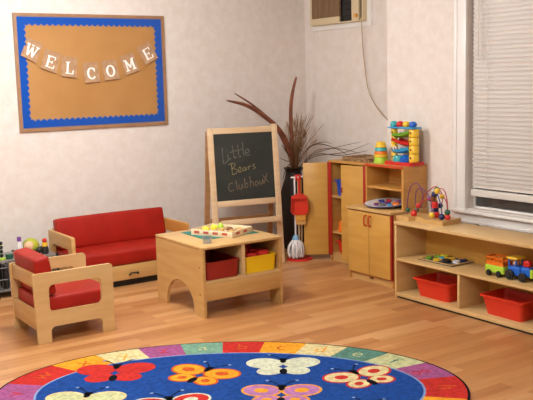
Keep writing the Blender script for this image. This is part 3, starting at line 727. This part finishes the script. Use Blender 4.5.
for s in (-1, 1):
    y0, y1 = (.003, sw-.012) if s > 0 else (-sw+.018, -.003)
    d = MB().box((0, y0, .066), (.019, y1, SZ-.031), .002).build('door', 'honey', sc_)
    hy = s*.026
    MB().tube(smoothpath([(0, hy, SZ-.135), (-.022, hy, SZ-.13), (-.027, hy, SZ-.095), (-.022, hy, SZ-.06), (0, hy, SZ-.055)], 3), .0065, 8).build('handle', 'orangetrim', d)
MB().box((.002, -sw, .066), (.019, -sw+.014, SZ-.031)).build('edge_band', 'redtrim', sc_)
MB().box((.022, -.02, .03), (.034, .02, .05), .003).build('latch', 'walnut', sc_)
# hutch
hx0 = .13; hz1 = .928; hy0, hy1 = 4.752-(SY0+SY1)/2, 5.195-(SY0+SY1)/2
hu = MB().box((hx0, hy0+.018, hz1-.02), (sd, hy1-.018, hz1), .003).build('hutch_top', 'orange_wood', sc_)
MB().box((hx0-.006, hy0, hz1-.018), (hx0+.002, hy1, hz1+.002), .002).build('edge_band', 'orangetrim', sc_)
MB().box((hx0, hy0, SZ), (sd, hy0+.02, hz1-.001), .002).build('hutch_side', 'orange_wood', sc_)
MB().box((hx0, hy1-.02, SZ), (sd, hy1, hz1-.001), .002).build('hutch_side', 'orange_wood', sc_)
MB().box((hx0-.004, hy1-.005, SZ), (hx0+.01, hy1+.02, hz1-.02), .001).build('edge_band', 'redtrim', sc_)
MB().box((hx0+.006, hy0+.02, .735), (sd-.012, hy1-.02, .753), .002).build('hutch_shelf', 'orange_wood', sc_)
MB().box((sd-.012, hy0+.02, SZ), (sd, hy1-.02, hz1-.02)).build('hutch_back', 'orange_wood', sc_)

pl = thing('round_tray', 'round white tray of letter shapes on the play cupboard counter', 'tray', (4.545, 4.965, SZ), 0)
pl.location = (4.521, 5.0, SZ+.0135); pl.scale = (1.29, 1.29, 1); pl.rotation_euler.y = R(-4.3)
b = MB(); b.lathe([(0, 0), (.10, 0), (.136, .018), (.138, .022), (.132, .022), (.098, .007), (0, .007)], seg=40); b.build('dish', 'platewhite', pl)
b = MB(); b.lathe([(.134, .0125), (.138, .0135), (.1405, .017), (.138, .0185), (.1355, .018), (.134, .0125)], seg=40, ring=True)
b.build('rim', 'wireblue', pl)
rg = random.Random(9)
PM = Matrix.Translation((4.521, 5.0, SZ+.0135)) @ Matrix.Rotation(R(-4.3), 4, 'Y')
pcs = [('purple', 'purple'), ('rubred', 'red'), ('wireblue', 'dark blue'), ('skin', 'peach'), ('wirepurple', 'plum'), ('grey', 'grey'), ('toysky', 'sky blue'), ('toyorange', 'orange'), ('rug_lilac', 'lilac')]
for i, (m_, l_) in enumerate(pcs):
    a = 2*PI*i/len(pcs); r_ = .086 if i else 0
    b = MB(); ou = rr(-.026, -.016, .026, .016, .008, 3); b.panel(ou, [], 'z', 0, .013+.004*(i % 3))
    o = b.build('toy_shape', m_); o.matrix_world = PM @ Matrix.Translation((r_*math.cos(a), r_*math.sin(a), .0073)) @ Matrix.Rotation(a*1.7, 4, 'Z')
    tag(o, '%s flat toy shape lying in the round white tray' % l_, 'toy shape', 'toy shapes in the round tray')

# stacking cups
cz = hz1; prof = [('toylime', 'lime green', .060, .054, .046, 'at the bottom of the stack'), ('toyyellow', 'yellow', .0555, .0525, .026, 'second from the bottom of the stack'), ('toyorange', 'pale orange', .054, .050, .022, 'in the middle of the stack'),
      ('toyteal', 'teal', .0515, .046, .028, 'above the orange one'), ('toyyellow', 'small yellow', .0475, .034, .044, 'at the top of the stack')]
z_ = cz
for m_, l_, r0, r1, h_, w_ in prof:
    b = MB(); b.lathe([(r0-.004, 0), (r0+.002, 0), (r0+.002, .006), (r0-.001, .007), (r1, h_-.004), (r1-.005, h_), (0, h_)], seg=26)
    tag(b.build('stacking_cup', m_, loc=(4.60, 5.158, z_)), '%s upturned stacking cup %s on the cupboard' % (l_, w_), 'cup', 'stacking cups on the play cupboard'); z_ += h_+.0005

# ball run tower
tw_ = thing('ball_run_toy', 'bright ball run tower with zigzag ramps on the play cupboard', 'toy', (4.60, 4.89, hz1)); tw_.scale = (.95, .93, .97)
b = MB(); b.panel(rr(-.085, -.165, .085, .165, .03), [], 'z', 0, .026); b.build('base', 'rubred', tw_, smooth=30)
def column(y, m, w, d=.06):
    b = MB()
    for k in range(4):
        z0 = .026+k*.066
        b.lathe([(w*.86, z0), (w, z0+.008), (w, z0+.054), (w*.86, z0+.064)], c=(0, y, 0), seg=18)
    c = b.build('column', m, tw_)
    b = MB()
    for k in range(4): b.lathe([(0, 0), (.010, 0), (.009, .004), (0, .004)], seg=12, mx=Matrix.Translation((-w+.002, y-.002, .06+k*.066)) @ Matrix.Rotation(R(-90), 4, 'Y'))
    b.build('peg_holes', 'walnut', c)
column(-.118, 'toyyellow', .042); column(.118, 'toyyellow', .028)
def ramp(m, z0, z1, w=.04, y=.098):
    b = MB(); n = 10; loops = []
    for i in range(n+1):
        t = i/n; yy = y-2*y*t; zz = z0+(z1-z0)*t-.010*math.sin(PI*t)
        pr = [(-w, .022), (-w*.9, .0), (-w*.5, -.014), (0, -.018), (w*.5, -.014), (w*.9, 0), (w, .022), (w*.88, .022), (w*.5, -.006), (0, -.010), (-w*.5, -.006), (-w*.88, .022)]
        loops.append([(px, yy, zz+pz) for px, pz in pr])
    V = b.quadstrip(loops); b.bm.faces.new(V[0]); b.bm.faces.new(V[-1]); return b.build('ramp', m, tw_)
ramp('toygreen', .232, .255, .05); ramp('rubred', .196, .165, .05); rb2 = ramp('toysky', .108, .128, .056)
b = MB(); b.ball((-.057, .04, .135), .013, 10); b.ball((-.057, .07, .13), .013, 10); b.build('eye', 'white', rb2)
b = MB(); b.ball((-.069, .04, .135), .006, 8); b.ball((-.069, .07, .13), .006, 8); b.build('pupil', 'black', rb2)
b = MB(); b.lathe([(0, 0), (.05, 0), (.052, .02), (.04, .045), (0, .05)], c=(-.01, .055, .026), seg=20); b.build('drum', 'toyteal', tw_)
b = MB(); b.lathe([(0, 0), (.045, 0), (.047, .03), (.02, .055), (0, .056)], c=(-.02, -.04, .026), seg=20); b.build('spinner', 'toyblue', tw_)
b = MB(); b.box((-.05, -.155, .29), (.05, .15, .304), .01, 3); b.build('top_deck', 'toysky', tw_)
for y_, m_, l_ in ((.11, 'toyteal', 'teal'), (.035, 'rubred', 'red'), (-.04, 'toyyellow', 'yellow'), (-.118, 'toyblue', 'blue')):
    tag(MB().lathe([(.024, 0), (.03, .008), (.031, .018), (.028, .03), (.02, .039), (.01, .043), (0, .044)], seg=20).build('toy_ball', m_, loc=(4.59, 4.89+y_*.93, hz1+.2955)), '%s toy ball seated on top of the ball run tower' % l_, 'ball', 'balls on the ball run')

# ------------------------------------------------------------------ low shelf by the window
LX0, LX1, LY0, LY1, LZ = 4.19, 4.495, 3.295, 4.56, .568
ls = thing('low_shelf', 'low open birch shelf unit under the window', 'shelf unit', ((LX0+LX1)/2, (LY0+LY1)/2, 0))
lw, ld = (LY1-LY0)/2, (LX1-LX0)/2
for s in (-1, 1): MB().box((-ld, s*lw, .0), (ld, s*(lw-.02), LZ-.022), .003).build('side_panel', 'birchl', ls)
MB().box((-ld-.006, -lw-.004, LZ-.024), (ld, lw+.004, LZ), .006).build('top_panel', 'birchl', ls)
MB().box((-ld+.003, -lw+.02, .278), (ld-.01, lw-.02, .298), .003).build('shelf', 'birchl', ls)
MB().box((-ld+.001, -lw+.02, .014), (ld-.01, lw-.02, .042), .003).build('bottom_panel', 'birchl', ls)
MB().box((-ld+.004, 3.937-(LY0+LY1)/2-.01, .042), (ld-.01, 3.937-(LY0+LY1)/2+.01, .278), .002).build('divider', 'birchl', ls)
MB().box((ld-.01, -lw+.02, .014), (ld-.001, lw-.02, LZ-.024)).build('back_panel', 'honey', ls)
MB().box((-ld+.012, -lw+.02, 0), (-ld+.03, lw-.02, .0135)).build('gap_shade', 'black', ls)  # recessed base coloured black to paint the shadow below the bottom panel
for (y_, l_) in ((4.228, 'left'), (3.60, 'right')):
    t = tub('storage_tub', 'orange-red plastic tub on the shelf bottom, %s of the divider' % l_, 'tubred', (4.345, y_, .0425), .26, .36, .132, 'red tubs in the low shelf', .022)
# puzzle on the middle shelf
pz = thing('puzzle_board', 'flat puzzle board on the middle shelf left of the toy tractor', 'puzzle', (4.375, 4.225, .2985))
MB().box((-.115, -.165, 0), (.115, .165, .008), .002).build('board', 'puzzlegrey', pz)
b = MB(); b.panel(rr(-.115, -.165, .115, .165, .004), [rr(-.1, -.15, .1, .15, .004)], 'z', .0078, .012); b.build('rim', 'birch', pz, smooth=0)
pp = [('toyyellow', 'yellow', -.05, .03, .05), ('toyyellow', 'yellow', .01, -.03, .06), ('lemon', 'lemon yellow', .05, .06, .045), ('toygreen', 'green', .02, .10, .045), ('toygreen', 'green', -.06, .11, .035), ('black', 'black', -.055, -.06, .05), ('navy', 'navy', .06, -.11, .045), ('platewhite', 'white', -.02, -.12, .04), ('toysky', 'blue', -.02, .02, .03), ('black', 'black', .055, .01, .035)]
for i, (m_, l_, x, y, r_) in enumerate(pp):
    b = MB(); n = 14
    r_ *= .8; ou = [(r_*.75*(1+.25*math.sin(3*2*PI*k/n+i))*math.cos(2*PI*k/n), r_*.75*(1+.2*math.cos(2*2*PI*k/n+i))*math.sin(2*PI*k/n)) for k in range(n)]
    b.panel(ou, [], 'z', 0, .014+.004*(i % 3))
    tag(b.build('puzzle_piece', m_, loc=(4.375+x, 4.225+y, .3068), smooth=30), '%s puzzle piece on the puzzle board in the low shelf' % l_, 'puzzle piece', 'puzzle pieces on the board')

# toy tractor with wagon: local x = along its length (world -y), built directly along y
tt = thing('toy_tractor', 'blue toy tractor with yellow roof pulling an orange wagon', 'toy tractor', (4.32, 3.585, .2985)); tt.scale = (.92, .92, .92)
def wheel(parent, y, x, r_, w=.024):
    b = MB(); b.lathe([(0, -w/2), (r_*.8, -w/2), (r_, -w/2+.005), (r_, w/2-.005), (r_*.8, w/2), (0, w/2)], seg=20, mx=Matrix.Translation((x, y, r_)) @ Matrix.Rotation(R(90), 4, 'Y'))
    o = b.build('wheel', 'black', parent)
    b = MB(); b.lathe([(0, 0), (r_*.4, 0), (r_*.35, .004), (0, .004)], seg=12, mx=Matrix.Translation((x-w/2, y, r_)) @ Matrix.Rotation(R(-90), 4, 'Y')); b.build('hub', 'dark', o)
wg = MB().box((-.055, .035, .024), (.055, .205, .08), .008).build('wagon', 'toylime', tt)
b = MB()
for x in (-.052, .046):
    for k in range(5): b.box((x, .04+k*.038, .062), (x+.006, .048+k*.038, .135))
    for z_ in (.07, .098, .126): b.box((x, .038, z_), (x+.006, .202, z_+.012))
for y in (.038, .196):
    for z_ in (.07, .098, .126): b.box((-.052, y, z_), (.052, y+.006, z_+.012))
b.build('wagon_rails', 'toyorange', tt)
MB().box((-.05, .044, .062), (.05, .196, .10), .004).build('cargo', 'toyorange', tt)
for x in (-.058, .058):
    wheel(tt, .165, x, .022); wheel(tt, .078, x, .022)
MB().box((-.012, -.01, .036), (.012, .04, .046), .003).build('hitch', 'black', tt)
MB().box((-.042, -.095, .03), (.042, .012, .095), .012, 3).build('cab_base', 'toyblue', tt)
for x in (-.038, .03):
    for y in (-.06, .0): MB().box((x, y, .09), (x+.009, y+.009, .145)).build('cab_post', 'toyblue', tt)
MB().box((-.05, -.075, .142), (.05, .02, .160), .007, 3).build('roof', 'toyyellow', tt)
MB().box((-.034, -.175, .032), (.034, -.09, .10), .014, 3).build('bonnet', 'toyblue', tt)
MB().box((-.036, -.195, .03), (.036, -.172, .092), .008, 3).build('grille', 'toylime', tt)
MB().box((-.02, -.155, .099), (.02, -.10, .145), .01, 3).build('engine_block', 'rubred', tt)
b = MB(); b.ball((0, -.03, .115), .024, 12); b.build('driver', 'skin', tt)
for x in (-.052, .052):
    wheel(tt, -.015, x, .036); wheel(tt, -.125, x, .032)

# bead maze on the shelf top
bm_ = thing('bead_maze', 'wooden bead maze with looping coloured wires on the low shelf', 'bead maze', (4.36, 4.43, LZ), R(6))
bz_ = .032
b = MB(); b.panel(rr(-.10, -.175, .105, .175, .02)[:0]+[(-.10, -.25), (.105, -.25), (.105, .175), (-.10, .175), (-.10, .06), (-.05, .04), (-.05, -.04), (-.10, -.06)], [], 'z', 0, bz_); b.build('base', 'birch', bm_, smooth=0)
def wire(pts, m): 
    pts = [(x*1.3+.01, y*1.06-.035, z*1.04 if z > bz_ else z) for x, y, z in pts]; p = smoothpath(pts, 8); MB().tube(p, .0038, 8).build('wire', m, bm_); return p
w1 = wire([(.0, .19, bz_), (-.0, .185, .14), (.0, .15, .235), (.0, .09, .25), (.0, .05, .17), (.0, .07, .09), (.0, .11, .10), (.0, .11, .19), (.0, .06, .225), (.01, .0, .16), (.01, -.02, .08), (.0, -.07, bz_)], 'wirepurple')
w2 = wire([(.05, .16, bz_), (.05, .12, .12), (.05, .05, .20), (.05, -.02, .235), (.05, -.07, .17), (.05, -.05, .10), (.05, .0, .10), (.05, .03, .16), (.05, -.02, .20), (.05, -.10, .14), (.05, -.11, bz_)], 'wirered')
w3 = wire([(-.04, .09, bz_), (-.03, .06, .10), (-.03, .0, .15), (-.03, -.07, .17), (-.03, -.10, .23), (-.03, -.155, .235), (-.03, -.185, .16), (-.03, -.19, bz_)], 'wirered')
w4 = wire([(-.045, -.07, bz_), (-.045, -.08, .16), (-.045, -.11, .215), (-.045, -.15, .12), (-.045, -.155, bz_)], 'wireblue')
def bead(p, m, r_=.017, cyl=False):
    b = MB(); r_ *= 1.1; p = (p[0]*1.3+.01, p[1]*1.06-.035, p[2]*1.04)
    if cyl: b.lathe([(0, -r_), (r_*.9, -r_), (r_, -r_*.7), (r_, r_*.7), (r_*.9, r_), (0, r_)], c=p, seg=14)
    else: b.ball(p, r_, 14)
    b.build('bead', m, bm_)
for i, (y, z, m_, c_) in enumerate([(-.19, bz_+.018, 'rubred', 0), (-.187, bz_+.052, 'beadgreen', 0)]): bead((-.03, y, z), m_, .019, c_)
for z, m_, c_ in ((.052, 'rubred', 1), (.09, 'navy', 1), (.128, 'navy', 1), (.165, 'toyyellow', 1)): bead((.0, -.07+(.052-z)*-.2, z), m_, .018, c_)
for y, z, m_, r_ in ((-.083, .175, 'walnut', .016), (-.098, .13, 'rubred', .02)): bead((-.045, y, z), m_, r_, True)
bead((-.045, -.095, .20), 'navy', .021); bead((-.045, -.117, .225), 'toyyellow', .019); bead((-.03, -.10, .232), 'beadgreen', .018)
bead((.05, .155, .055), 'beadgreen', .017); bead((-.04, .088, .05), 'rubred', .022); bead((-.03, .06, .105), 'rubred', .016)
bead((-.045, -.155, .052), 'navy', .021); bead((.05, -.11, .05), 'toyyellow', .019); bead((.05, -.065, .17), 'toyyellow', .017); bead((.05, -.05, .105), 'navy', .018); bead((-.045, -.073, .055), 'toyyellow', .019)
bead((.0, .185, .06), 'beadgreen', .016); bead((.01, -.0, .155), 'purple', .016)

# ------------------------------------------------------------------ rug
RC = Vector((2.206, 3.671)); U = Vector((.802, -.597)); Vv = Vector((.597, .802)); RA, RB = 1.235, .828
rb = MB(); N_ = 208
def ell(t, k=0): return ((RA-k)*math.cos(t), (RB-k)*math.sin(t))
ts = [2*PI*i/4000 for i in range(4001)]; cum = [0]
for a, c in zip(ts, ts[1:]): cum.append(cum[-1]+math.dist(ell(a), ell(c)))
def t_at(s):
    s %= cum[-1]; lo, hi = 0, 4000
    while hi-lo > 1:
        m_ = (lo+hi)//2
        if cum[m_] <= s: lo = m_
        else: hi = m_
    return ts[lo]+(ts[hi]-ts[lo])*(s-cum[lo])/(cum[hi]-cum[lo]+1e-12)
names = ['rug_black', 'rug_blue', 'rug_red', 'rug_orange', 'rug_cream', 'rug_green', 'rug_deepgreen', 'rug_purple', 'rug_pale', 'rug_lightblue', 'rug_white', 'rug_lilac', 'rug_rust']
IX = {n: i for i, n in enumerate(names)}
def poly(pts, z, mi):
    n0 = rb._idx(); vs = [rb.bm.verts.new((p[0], p[1], z)) for p in pts]; rb.bm.faces.new(vs); rb._settag(n0, mi)
rb.panel([ell(2*PI*i/N_, -.004) for i in range(N_)], [], 'z', 0, .0085, IX['rug_black'])
# anchor: a|b boundary in rug coordinates
P0 = Vector((2.594, 4.369))-RC; pu, pv = P0.dot(U), P0.dot(Vv); t0 = math.atan2(pv/RB, pu/RA)
s0 = min(range(4001), key=lambda i: abs(ts[i]-(t0 % (2*PI)))); s0 = cum[s0]
colr = dict(a='rug_green', b='rug_red', c='rug_orange', d='rug_cream', e='rug_deepgreen', f='rug_pale', g='rug_purple', h='rug_red', i='rug_orange', j='rug_cream', k='rug_green', l='rug_purple', m='rug_red', n='rug_orange', o='rug_cream', p='rug_green', q='rug_purple',
            r='rug_red', s='rug_orange', t='rug_cream', u='rug_green', v='rug_purple', w='rug_red', x='rug_orange', y='rug_cream', z='rug_purple')
inkr = {'rug_green': 'rug_pale', 'rug_red': 'rug_rust', 'rug_orange': 'rug_rust', 'rug_cream': 'rug_orange', 'rug_deepgreen': 'rug_pale', 'rug_pale': 'rug_deepgreen', 'rug_purple': 'rug_red'}
BW = .216; segs_ = {c: .262 for c in 'yzabcdefg'}; segs_.update(v=.32, w=.34, x=.28, h=.34); rest_ = (cum[-1]-sum(segs_.values()))/13
def glyph(chx, pos, ang, size, mi, z):
    cu = bpy.data.curves.new('g', 'FONT'); cu.body = chx; cu.size = size; cu.align_x = 'CENTER'; cu.align_y = 'CENTER'; cu.offset = -.0012
    o = bpy.data.objects.new('g', cu); COL.objects.link(o); bpy.context.view_layer.update()
    me = bpy.data.meshes.new_from_object(o.evaluated_get(bpy.context.evaluated_depsgraph_get()))
    mx = Matrix.Translation((pos[0], pos[1], z)) @ Matrix.Rotation(ang, 4, 'Z'); me.transform(mx)
    n0 = rb._idx(); rb.bm.from_mesh(me); rb._settag(n0, mi)
    bpy.data.objects.remove(o); bpy.data.curves.remove(cu); bpy.data.meshes.remove(me)
for i, L_ in enumerate('abcdefghijklmnopqrstuvwxyz'):
    sa = s0+.262-sum(segs_.get(c, rest_) for c in 'abcdefghijklmnopqrstuvwxyz'[:i]); sb = sa-segs_.get(L_, rest_)
    n = 8; tt_ = [t_at(sa+(sb-sa)*k/n) for k in range(n+1)]
    poly([ell(t, .008) for t in tt_]+[ell(t, BW) for t in reversed(tt_)], .0092, IX[colr[L_]])
    tm = t_at((sa+sb)/2); nx_, ny_ = math.cos(tm)/RA, math.sin(tm)/RB
    glyph(L_, ell(tm, BW/2), math.atan2(ny_, nx_)-PI/2, .15, IX[inkr[colr[L_]]], .0097)
poly([ell(2*PI*i/N_, BW) for i in range(N_)], .0093, IX['rug_lightblue'])
poly([ell(2*PI*i/N_, BW+.012) for i in range(N_)], .0096, IX['rug_blue'])
def blob(c, rx, ry, ang, z, mi, mx):
    pts = [mx @ Vector((c[0]+rx*math.cos(t)*math.cos(ang)-ry*math.sin(t)*math.sin(ang), c[1]+rx*math.cos(t)*math.sin(ang)+ry*math.sin(t)*math.cos(ang))) for t in [2*PI*k/22 for k in range(22)]]
    poly(pts, z, IX[mi])
def butterfly(wx, wy, rot, wing, line, spot, sc=1.0):
    d = Vector((wx, wy))-RC; c = Vector((d.dot(U), d.dot(Vv)))
    rm = Matrix.Rotation(R(rot), 2)
    class T:
        def __matmul__(s, v): return c+rm @ (v*sc)
    T = T(); z = .0101
    W_ = [((-.105, .05), .108, .088, R(-14)), ((.105, .05), .108, .088, R(14)), ((-.072, -.08), .078, .066, R(20)), ((.072, -.08), .078, .066, R(-20))]
    for k, (p, rx, ry, a) in enumerate(W_): blob(p, rx, ry, a, z+.00002*k, line, T)
    for k, (p, rx, ry, a) in enumerate(W_): blob(p, rx-.013, ry-.013, a, z+.0004+.00002*k, wing, T)
    if spot:
        for p, rx, ry, a in W_: blob(p, rx*.36, ry*.36, a, z+.0008, spot, T)
    blob((0, .105), .024, .024, 0, z+.0012, 'rug_black', T)
    blob((0, .075), .017, .03, 0, z+.0012, 'rug_black', T)
    blob((0, -.095), .022, .045, 0, z+.0012, 'rug_black', T)
    for s in (-1, 1):
        a_ = [Vector((s*.012, .12)), Vector((s*.05, .175)), Vector((s*.075, .19))]
        o = [T @ (v+Vector((0, .006))) for v in a_]+[T @ (v-Vector((0, .006))) for v in reversed(a_)]
        poly(o, z+.0012, IX['rug_black'])
        blob((s*.08, .195), .010, .010, 0, z+.0013, 'rug_lightblue', T)
BF = [(1.845, 4.30, 6, 'rug_red', 'rug_red', None, 1.05), (2.205, 3.965, -22, 'rug_orange', 'rug_rust', 'rug_rust', 1.0), (2.645, 3.80, 2, 'rug_white', 'rug_white', None, 1.0), (2.875, 3.385, 28, 'rug_cream', 'rug_red', 'rug_red', .98),
      (1.53, 3.99, 0, 'rug_pale', 'rug_cream', None, 1.0), (1.86, 3.66, 15, 'rug_red', 'rug_white', 'rug_white', 1.0), (2.385, 3.45, 0, 'rug_lilac', 'rug_orange', 'rug_orange', 1.0), (2.56, 3.00, -10, 'rug_pale', 'rug_green', 'rug_green', .95),
      (1.50, 3.66, 10, 'rug_orange', 'rug_orange', None, .8), (2.16, 3.16, -12, 'rug_white', 'rug_red', 'rug_red', .95)]
for a in BF: butterfly(*a)
rug = rb.build('alphabet_rug', names, loc=(RC.x, RC.y, 0), smooth=0)
rug.rotation_euler.z = math.atan2(U.y, U.x)
tag(rug, 'oval blue rug with butterflies and an alphabet border on the floor', 'rug')

# ------------------------------------------------------------------ lights, world, camera
def lamp(loc, radius, power, col):       # globe ceiling lamps of the room, above and behind the view
    l = bpy.data.lights.new('ceiling_lamp', 'POINT'); l.shadow_soft_size = radius; l.energy = power; l.color = col
    o = bpy.data.objects.new('ceiling_lamp', l); COL.objects.link(o); o.location = loc
    return o
LAMP = (.90, .96, 1.0)
lamp((2.15, 5.1, 2.42), .15, 80, LAMP)
lamp((.85, 2.8, 2.45), .15, 103, LAMP)
w = bpy.data.worlds.new('night'); SC.world = w; w.use_nodes = True
w.node_tree.nodes['Background'].inputs[0].default_value = (.004, .005, .008, 1); w.node_tree.nodes['Background'].inputs[1].default_value = 1

cam = bpy.data.cameras.new('camera'); co = bpy.data.objects.new('camera', cam); COL.objects.link(co)
cam.sensor_fit = 'HORIZONTAL'; cam.sensor_width = 36; cam.lens = 852.34/533*36; cam.clip_start = .05
yaw, pit, rol = R(33.975), R(7.929), R(-1.4987)
f = Vector((math.sin(yaw)*math.cos(pit), math.cos(yaw)*math.cos(pit), -math.sin(pit)))
r0 = Vector((math.cos(yaw), -math.sin(yaw), 0)); u0 = r0.cross(f)
r2 = math.cos(rol)*r0+math.sin(rol)*u0; u2 = -math.sin(rol)*r0+math.cos(rol)*u0
co.matrix_world = Matrix(((r2.x, u2.x, -f.x, 0), (r2.y, u2.y, -f.y, 0), (r2.z, u2.z, -f.z, 1.6), (0, 0, 0, 1)))
SC.camera = co
vs_ = SC.view_settings; vs_.view_transform = 'Standard'; vs_.look = 'None'; vs_.gamma = 1; vs_.use_curve_mapping = False; vs_.exposure = .38
